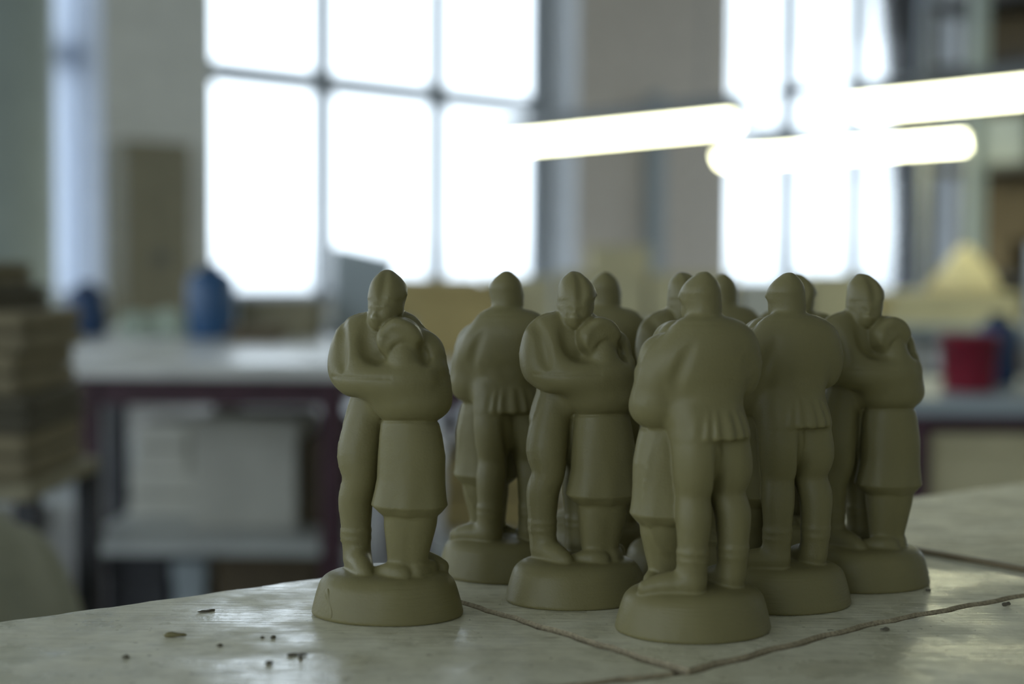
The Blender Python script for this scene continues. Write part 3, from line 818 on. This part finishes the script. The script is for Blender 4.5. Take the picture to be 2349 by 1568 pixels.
M_['umber'] = material('dry_clay', (0.12, 0.105, 0.07), 0.8, bump=0.0003, scale=400, var=0.15)
scrap(-0.1371, 0.5746, 0.0048, 0.0014, 0.0011, 3, 'flat oval clay pellet lying alone on the left board near the bottom edge', seed=1)
scrap(-0.1331, 0.6183, 0.0036, 0.0012, 0.0005, 28, 'ragged grey clay flake left of the leftmost figurine', seed=2, mat=M_['umber'])
scrap(-0.0831, 0.5474, 0.0034, 0.0010, 0.0006, 14, 'dark curved clay shaving below the leftmost figurine', seed=3, mat=M_['umber'])
scrap(0.1582, 0.5935, 0.0022, 0.0012, 0.0007, 20, 'small dark crumb just below the long seam, right of the nearest figurine', seed=4, mat=M_['umber'])
scrap(0.2255, 0.6400, 0.0026, 0.0012, 0.0010, 40, 'dark crumb by the seam near the right edge', seed=5, mat=M_['umber'])
for i, (x_, y_, s_, lab) in enumerate([(-0.1155, 0.5600, 0.0009, 'tiny dark speck right of the oval clay pellet'), (-0.1010, 0.5735, 0.0006, 'tiny dark grain above the curved shaving'),
        (-0.0965, 0.5733, 0.0009, 'larger of two tiny grains above the curved shaving'), (-0.0808, 0.5430, 0.0009, 'tiny grain touching below the curved shaving'),
        (-0.1480, 0.5420, 0.0010, 'dull grain at the lower left of the left board'), (0.1985, 0.6690, 0.0009, 'tiny grain in front of the rightmost figurine'),
        (-0.0915, 0.5350, 0.0011, 'lone grain at the bottom edge below the curved shaving')]):
    scrap(x_, y_, s_ * 1.5, s_, s_ * 0.7, i * 37, lab, nm='clay_crumb', mat=M_['umber'], seed=20 + i)
# the drip of slip down the plinth of the leftmost figurine
bm = bmesh.new()
path = [(a_ * 1.024, b_ * 1.024, c_, r_) for a_, b_, c_, r_ in ((-24.0, -12.9, 13.2, 1.3), (-23.8, -14.0, 11.2, 2.1), (-23.2, -15.2, 8.6, 1.7), (-22.0, -17.0, 6.0, 1.5), (-21.3, -18.5, 3.2, 1.7), (-21.2, -19.3, 1.2, 1.0))]
rings = []
for i, (a, b, c, rr) in enumerate(path):
    q = path[min(i + 1, len(path) - 1)]; p0 = path[max(i - 1, 0)]
    t = (Vector(q[:3]) - Vector(p0[:3])).normalized(); u_ = t.cross(Vector((0.75, 0.65, 0))).normalized(); w_ = t.cross(u_)
    rings.append([bm.verts.new((Vector((a, b, c)) + u_ * rr * math.cos(k * math.pi / 6) * 1.1 + w_ * rr * 0.40 * math.sin(k * math.pi / 6)) * 0.001) for k in range(12)])
for p0, q in zip(rings[:-1], rings[1:]):
    for k in range(12): bm.faces.new((p0[k], p0[(k + 1) % 12], q[(k + 1) % 12], q[k]))
bm.faces.new(rings[0][::-1]); bm.faces.new(rings[-1])
dr = link('slip_drip', bm, CLAY, [c for c in first.children if c.name.startswith('plinth')][0], smooth=True)
sb_ = dr.modifiers.new('round', 'SUBSURF'); sb_.levels = 2; sb_.render_levels = 2
# wooden lath lying along the seam at the right
bm = box((-0.037, -0.0028, 0), (0.037, 0.0028, 0.0022))
lt = link('wooden_lath', bm, M_['wood'], bevel=0.0006)
lt.location = (0.2385, 0.7440, TABLE_Z); lt.rotation_euler = (0, 0, math.atan2(-0.0532, 0.0425) + 0.02)
tag(lt, 'thin dark lath lying on the boards behind the rightmost figurine', 'lath')

# ------------------------------------------------------------------ tables and goods in the middle distance
def table(name, label, x0, x1, y0, y1, h, top_mat, leg_mat, shelf=None, shelf_mat=None, thick=0.035, apron=0.05, rz=0.0, legx=None):
    cx, cy = (x0 + x1) / 2, (y0 + y1) / 2
    r = empty(name, (cx, cy, 0), rz)
    tag(r, label, 'table')
    hx, hy = (x1 - x0) / 2, (y1 - y0) / 2
    link('table_top', box((-hx, -hy, h - thick), (hx, hy, h)), top_mat, r, bevel=0.004)
    bm = bmesh.new()
    for s_ in (-1, 1):
        add_box(bm, (-hx + 0.02, s_ * (hy - 0.03) - 0.012, h - thick - apron), (hx - 0.02, s_ * (hy - 0.03) + 0.012, h - thick))
        add_box(bm, (s_ * (hx - 0.03) - 0.012, -hy + 0.04, h - thick - apron), (s_ * (hx - 0.03) + 0.012, hy - 0.04, h - thick))
    link('apron', bm, leg_mat, r)
    for sx in (-1, 1):
        for sy in (-1, 1):
            link('leg', box((sx * (hx - 0.035) - 0.025, sy * (hy - 0.035) - 0.025, 0), (sx * (hx - 0.035) + 0.025, sy * (hy - 0.035) + 0.025, h - thick)), leg_mat, r, bevel=0.003)
    if shelf:
        link('lower_shelf', box((-hx + 0.012, -hy + 0.012, shelf - 0.025), (hx - 0.012, hy - 0.012, shelf)), shelf_mat or top_mat, r)
    return r

def carton(x0, x1, y0, y1, z0, z1, mat, label, name='carton', cat='box', rz=0.0, lid=True, group=None):
    r = empty(name, ((x0 + x1) / 2, (y0 + y1) / 2, z0), rz)
    tag(r, label, cat, group)
    hx, hy, h = (x1 - x0) / 2, (y1 - y0) / 2, z1 - z0
    link('body', box((-hx, -hy, 0), (hx, hy, h * (0.82 if lid else 1))), mat, r, bevel=0.006)
    if lid:
        link('lid', box((-hx - 0.004, -hy - 0.004, h * 0.82 + 0.0005), (hx + 0.004, hy + 0.004, h)), mat, r, bevel=0.005)
    return r

def mould(x0, x1, y0, y1, z0, z1, mat, label, group=None, rz=0.0):
    # two-part plaster mould block: halves with a parting line
    r = empty('plaster_mould', ((x0 + x1) / 2, (y0 + y1) / 2, z0), rz)
    tag(r, label, 'mould', group)
    hx, hy, h = (x1 - x0) / 2, (y1 - y0) / 2, z1 - z0
    link('lower_half', box((-hx, -hy, 0), (hx, hy, h * 0.48)), mat, r, bevel=0.008)
    link('upper_half', box((-hx + 0.002, -hy + 0.002, h * 0.52), (hx - 0.002, hy - 0.002, h)), mat, r, bevel=0.008)
    link('parting_strip', box((-hx + 0.010, -hy + 0.010, h * 0.47), (hx - 0.010, hy - 0.010, h * 0.53)), M_['mould_dark'], r)
    return r

# --- long white table on the left
table('work_table', 'long white-topped table with maroon legs behind the leftmost figurine', -0.97, -0.36, 3.10, 4.80, 0.75, M_['white_top'], M_['maroon'], 0.35, M_['white_shelf'], apron=0.06)
table('work_table', 'white-topped table directly behind the middle figurines', -0.24, 0.70, 3.10, 4.80, 0.75, M_['white_top'], M_['maroon'], 0.35, M_['white_shelf'], apron=0.06)
table('work_table', 'far white-topped table on the far left carrying the blue canisters', -1.75, -1.02, 3.75, 5.2, 0.75, M_['white_top'], M_['dark'], 0.35, M_['white_shelf'])

def canister(x_, y_, z_, r_, h, mat, label, name='plastic_canister'):
    e_ = empty(name, (x_, y_, z_)); tag(e_, label, 'canister')
    link('body', lathe([(r_ * 0.92, 0), (r_, 0.012), (r_, h * 0.74), (r_ * 0.82, h * 0.86), (r_ * 0.45, h * 0.92)], 32), mat, e_, smooth=True)
    link('cap', lathe([(r_ * 0.40, h * 0.92), (r_ * 0.42, h * 0.93), (r_ * 0.42, h)], 24), M_['dark'], e_)
    return e_
canister(-0.905, 4.28, 0.75, 0.072, 0.225, M_['blue'], 'bright blue plastic canister on the white table, right of the locker')
canister(-1.30, 4.35, 0.75, 0.062, 0.165, M_['navy'], 'dark blue plastic canister at the left end of the white tables')
# crumpled pale cloth between them
bm = bmesh.new(); bmesh.ops.create_icosphere(bm, subdivisions=4, radius=1)
for v in bm.verts:
    c = v.co; k = 1 + 0.16 * math.sin(7 * c.x + 3 * c.y) + 0.12 * math.sin(9 * c.y - 4 * c.z)
    v.co = Vector((c.x * 0.13 * k, c.y * 0.13 * k, max(0, (c.z + 0.25)) * 0.055 * k))
o = link('crumpled_cloth', bm, M_['paper'], smooth=True); o.location = (-1.12, 4.52, 0.75)
tag(o, 'pale green crumpled cloth heaped between the two blue canisters', 'cloth')
carton(-0.84, -0.61, 4.35, 4.62, 0.75, 0.868, M_['locker'], 'low olive carton on the white table under the window')
carton(-0.80, -0.66, 4.00, 4.16, 0.75, 0.795, M_['brown'], 'small dark tray in front of the olive carton', name='tray', cat='tray', lid=False)
# slanted grey machine guard against the window
gm = empty('machine_guard', (-0.47, 4.62, 0.75)); tag(gm, 'blue-grey metal hood with a slanting top, dark against the window', 'machine')
bm = bmesh.new()
pr = [(-0.10, 0.0), (-0.10, 0.285), (0.09, 0.245), (0.06, 0.16), (0.05, 0.0)]
f_ = [bm.verts.new((x_, -0.08, z_)) for x_, z_ in pr]; k_ = [bm.verts.new((x_, 0.08, z_)) for x_, z_ in pr]
for i in range(5): bm.faces.new((f_[i], f_[(i + 1) % 5], k_[(i + 1) % 5], k_[i]))
bm.faces.new(f_[::-1]); bm.faces.new(k_)
link('hood', bm, M_['greyblue'], gm, bevel=0.006)
link('foot', box((-0.12, -0.09, 0), (0.08, 0.09, 0.02)), M_['steel'], gm)
# big ochre carton behind the two left figurines
carton(-0.230, -0.03, 3.35, 3.60, 0.75, 0.928, M_['ochre'], 'large ochre carton on the table behind the two left figurines')
carton(-0.02, 0.06, 3.42, 3.56, 0.75, 0.905, M_['cream'], 'narrow cream box beside the large ochre carton')
# goods on the lower shelf
carton(-0.745, -0.50, 3.30, 3.62, 0.35, 0.605, M_['pale'], 'pale box on the lower shelf of the long white table')
carton(-0.495, -0.41, 3.34, 3.50, 0.35, 0.56, M_['brown'], 'brown card box beside the pale box on the lower shelf', lid=False)
for i, (x0, x1, y0, y1, z0, z1, mt, lb) in enumerate([
        (-0.93, -0.775, 3.45, 3.75, 0.35, 0.46, 'pale', 'pale mould block low on the shelf under the long white table'),
        (-0.92, -0.79, 3.46, 3.72, 0.46, 0.575, 'pale', 'pale mould block resting on another, left under the white table'),
        (-0.94, -0.66, 3.95, 4.35, 0.35, 0.50, 'mould', 'tan mould block at the back of the shelf under the white table'),
        (-0.62, -0.42, 3.9, 4.3, 0.35, 0.52, 'mould_dark', 'dark mould block at the back of the shelf near the maroon leg'),
        (-0.16, 0.12, 3.30, 3.6, 0.35, 0.52, 'ochre', 'ochre mould block under the table behind the second figurine'),
        (0.20, 0.48, 3.30, 3.6, 0.35, 0.50, 'pale', 'pale mould block under the table behind the middle figurines')]):
    mould(x0, x1, y0, y1, z0, z1, M_[mt], lb)
# --- stack of moulds on a rack, far left
rk = empty('mould_rack', (-0.995, 1.975, 0)); tag(rk, 'low dark steel rack carrying the stack of moulds at the left edge', 'rack')
link('deck', box((-0.42, -0.15, 0.650), (0.375, 0.15, 0.672)), M_['locker'], rk, bevel=0.003)
for sx in (-0.40, 0.365):
    for sy in (-0.13, 0.13):
        link('post', box((sx - 0.014, sy - 0.014, 0), (sx + 0.014, sy + 0.014, 0.650)), M_['dark'], rk)
link('lower_deck', box((-0.42, -0.15, 0.10), (0.375, 0.15, 0.12)), M_['locker'], rk)
zz_ = 0.672
wd = [(0.0, 0.062, 'mould'), (0.004, 0.050, 'mould_dark'), (-0.012, 0.056, 'mould'), (0.0, 0.055, 'mould')]
names = ['lowest', 'second from the bottom', 'third from the bottom', 'fourth from the bottom', 'topmost']
for i, (dx, hh, mt) in enumerate(wd):
    mould(-1.38, -0.632 + dx, 1.85, 2.10, zz_, zz_ + hh, M_[mt], 'long mould block at the left edge, %s of its stack' % names[i], 'mould blocks stacked on the rack')
    zz_ += hh
mould(-1.31, -0.672, 1.86, 2.08, zz_, zz_ + 0.034, M_['mould_dark'], 'long dark mould block at the left edge, fifth from the bottom of its stack', 'mould blocks stacked on the rack')
zz_ += 0.034
mould(-1.31, -0.697, 1.86, 2.08, zz_, zz_ + 0.032, M_['mould'], 'long mould block at the left edge, topmost of its stack', 'mould blocks stacked on the rack')
# white basin standing on the rack's lower deck
carton(-1.02, -0.70, 1.86, 2.08, 0.12, 0.545, M_['white_shelf'], 'pale box standing under the stack of moulds', lid=True)
# full sack at the lower left corner
bm = bmesh.new(); bmesh.ops.create_icosphere(bm, subdivisions=5, radius=1)
for v in bm.verts:
    c = v.co
    sx = math.copysign(abs(c.x) ** 0.62, c.x); sy = math.copysign(abs(c.y) ** 0.62, c.y); sz = math.copysign(abs(c.z) ** 0.55, c.z)
    tp = 1.0 - 0.16 * max(0, sz)
    k = 1 + 0.025 * math.sin(9 * c.x + 5 * c.z) + 0.02 * math.sin(13 * c.y - 6 * c.z)
    v.co = Vector((sx * 0.20 * tp * k, sy * 0.20 * tp * k, 0.340 + sz * 0.340 * k))
zm = min(v.co.z for v in bm.verts)
for v in bm.verts: v.co.z -= zm
o = link('full_sack', bm, M_['sack'], smooth=True); o.location = (-0.630, 1.45, 0.0)
tag(o, 'full beige sack standing on the floor at the lower left', 'sack')
# one bin under the long table; two dark blocks added for the shade there
carton(-0.76, -0.69, 3.18, 3.40, 0.0, 0.30, M_['greyblue'], 'narrow grey-blue bin on the floor under the long white table', name='bin_and_shade_block', cat='bin')
carton(-0.91, -0.775, 3.18, 3.60, 0.0, 0.315, M_['dark'], 'black block added to deepen the shade on the floor left of the grey-blue bin', name='bin_and_shade_block', cat='bin')
carton(-0.675, -0.44, 3.20, 3.60, 0.0, 0.31, M_['brown'], 'wide dark brown block added to deepen the shade beside the maroon table leg', name='bin_and_shade_block', cat='bin')

# --- far table with cream goods under the taupe pier
table('work_table', 'far long table under the taupe pier, loaded with cream boxes', -0.75, 2.30, 5.70, 6.90, 0.75, M_['greyblue'], M_['steel'], 0.35, M_['steel'])
cr = 'cream boxes on the far table'
for i, (x0, x1, y0, y1, z0, z1, mt, lb) in enumerate([
        (0.20, 0.56, 6.0, 6.4, 0.75, 0.960, 'cream', 'cream box on the far table, lower one under the small top box'),
        (0.33, 0.58, 6.02, 6.3, 0.960, 1.070, 'cream', 'small cream box standing on top of the row on the far table'),
        (0.58, 0.94, 6.0, 6.4, 0.75, 0.955, 'cream', 'cream box on the far table under the pier, right of the top box'),
        (-0.12, 0.17, 6.0, 6.4, 0.75, 0.940, 'cream', 'cream box on the far table, behind the second figurine from the left'),
        (-0.50, -0.16, 6.0, 6.4, 0.75, 0.930, 'ochre', 'ochre box at the left end of the far table'),
        (0.97, 1.24, 6.0, 6.4, 0.75, 0.925, 'pale', 'pale box on the far table behind the nearest figurine'),
        (1.27, 1.52, 6.0, 6.4, 0.75, 0.960, 'cream', 'cream box on the far table, seen left of the rightmost figurine'),
        (1.60, 2.14, 6.0, 6.4, 0.75, 0.885, 'cream', 'wide cream box on the far table, right of the rightmost figurine')]):
    carton(x0, x1, y0, y1, z0, z1, M_[mt], lb, group=cr)
# pile of yellow clay on a tub
bm = lathe([(0.15, 0), (0.145, 0.03), (0.11, 0.09), (0.075, 0.14), (0.035, 0.185), (0.01, 0.20)], 36)
for v in bm.verts:
    v.co.x *= 1 + 0.08 * math.sin(30 * v.co.z + 2 * v.co.y * 20); v.co.y *= 1 + 0.06 * math.cos(26 * v.co.z)
o = link('clay_heap', bm, M_['cream'], smooth=True); o.location = (1.97, 6.2, 0.885)
tag(o, 'yellowish cone-shaped heap on the wide cream box at the right', 'clay heap')

# --- table at the right with the red bucket
table('work_table', 'dark-edged table at the right carrying the red bucket', 0.80, 1.75, 2.90, 3.55, 0.700, M_['greyblue'], M_['maroon'], 0.40, M_['wood'], apron=0.03)
bk = empty('red_bucket', (1.005, 3.12, 0.700)); tag(bk, 'dark red plastic bucket on the right-hand table', 'bucket')
link('body', lathe([(0.055, 0), (0.056, 0.004), (0.064, 0.115), (0.068, 0.117), (0.068, 0.124), (0.062, 0.124), (0.055, 0.01)], 40), M_['red'], bk, smooth=True)
bm = bmesh.new()
N = 24; pv = None
for i in range(N + 1):
    a = math.pi * i / N
    c = Vector((0.068 * math.cos(a), -0.02 - 0.03 * math.sin(a), 0.112 - 0.05 * math.sin(a)))
    ring = [bm.verts.new(c + Vector((0, 0.003 * math.cos(k * math.pi / 3), 0.003 * math.sin(k * math.pi / 3)))) for k in range(6)]
    if pv:
        for k in range(6): bm.faces.new((pv[k], pv[(k + 1) % 6], ring[(k + 1) % 6], ring[k]))
    pv = ring
link('handle', bm, M_['dark'], bk)
canister(0.885, 3.30, 0.700, 0.030, 0.125, M_['navy'], 'small dark blue bottle left of the red bucket', name='dark_bottle')
canister(1.135, 3.32, 0.700, 0.045, 0.165, M_['navy'], 'dark blue jar behind the red bucket', name='dark_jar')
# standing rolls behind
for i, (x_, y_, rr, hh, mt, lb) in enumerate([(1.235, 3.30, 0.040, 0.33, 'white_shelf', 'pale upright roll on the right-hand table'), (1.345, 3.25, 0.055, 0.28, 'greyblue', 'grey-blue upright roll at the right edge')]):
    e_ = empty('upright_roll', (x_, y_, 0.700)); tag(e_, lb, 'roll')
    link('roll', lathe([(rr, 0), (rr, hh), (rr * 0.5, hh), (rr * 0.5, hh - 0.02)], 32), M_[mt], e_, smooth=False)
    link('band', lathe([(rr + 0.002, hh * 0.45), (rr + 0.002, hh * 0.5)], 32), M_['steel'], e_)
carton(0.868, 1.40, 2.94, 3.40, 0.40, 0.625, M_['cream'], 'big cream box on the shelf under the red bucket', lid=True)

# --- tall shelving in the background at the right
sh = empty('steel_shelving', (3.35, 8.2, 0), -48); tag(sh, 'tall dark shelving behind the right-hand lamps', 'shelving')
for sx in (-0.95, 0.95):
    for sy in (-0.25, 0.25):
        link('post', box((sx - 0.03, sy - 0.03, 0), (sx + 0.03, sy + 0.03, 2.6)), M_['steel'], sh)
for z_ in (0.35, 0.95, 1.6, 2.2, 2.58):
    link('shelf', box((-0.97, -0.27, z_ - 0.02), (0.97, 0.27, z_ + 0.02)), M_['dark'], sh)
link('back_panel', box((-0.95, 0.25, 0.1), (0.95, 0.265, 2.58)), M_['brown'], sh)
for i, (x_, w_, z_, hh, mt, lb) in enumerate([(-0.6, 0.34, 0.97, 0.20, 'brown', 'brown box on the tall shelving, left end of its waist-high shelf'), (0.1, 0.40, 0.97, 0.22, 'greyblue', 'grey-blue box in the middle of the tall shelving'),
        (-0.5, 0.30, 1.62, 0.28, 'greyblue', 'grey-blue box on the upper shelf, left end of the tall shelving'), (0.2, 0.36, 1.62, 0.34, 'white_shelf', 'pale box on the upper shelf of the tall shelving')]):
    mt4 = Matrix.Translation((3.35, 8.2, 0)) @ Matrix.Rotation(R(-48), 4, 'Z')
    c_ = mt4 @ Vector((x_, 0, z_))
    carton(c_.x - w_ / 2, c_.x + w_ / 2, c_.y - 0.17, c_.y + 0.17, z_ + 0.001, z_ + hh, M_[mt], lb, rz=-48)
pp = struct(link('trim_4', box((2.42, 7.55, 0), (2.50, 7.63, HC)), M_['teal']))
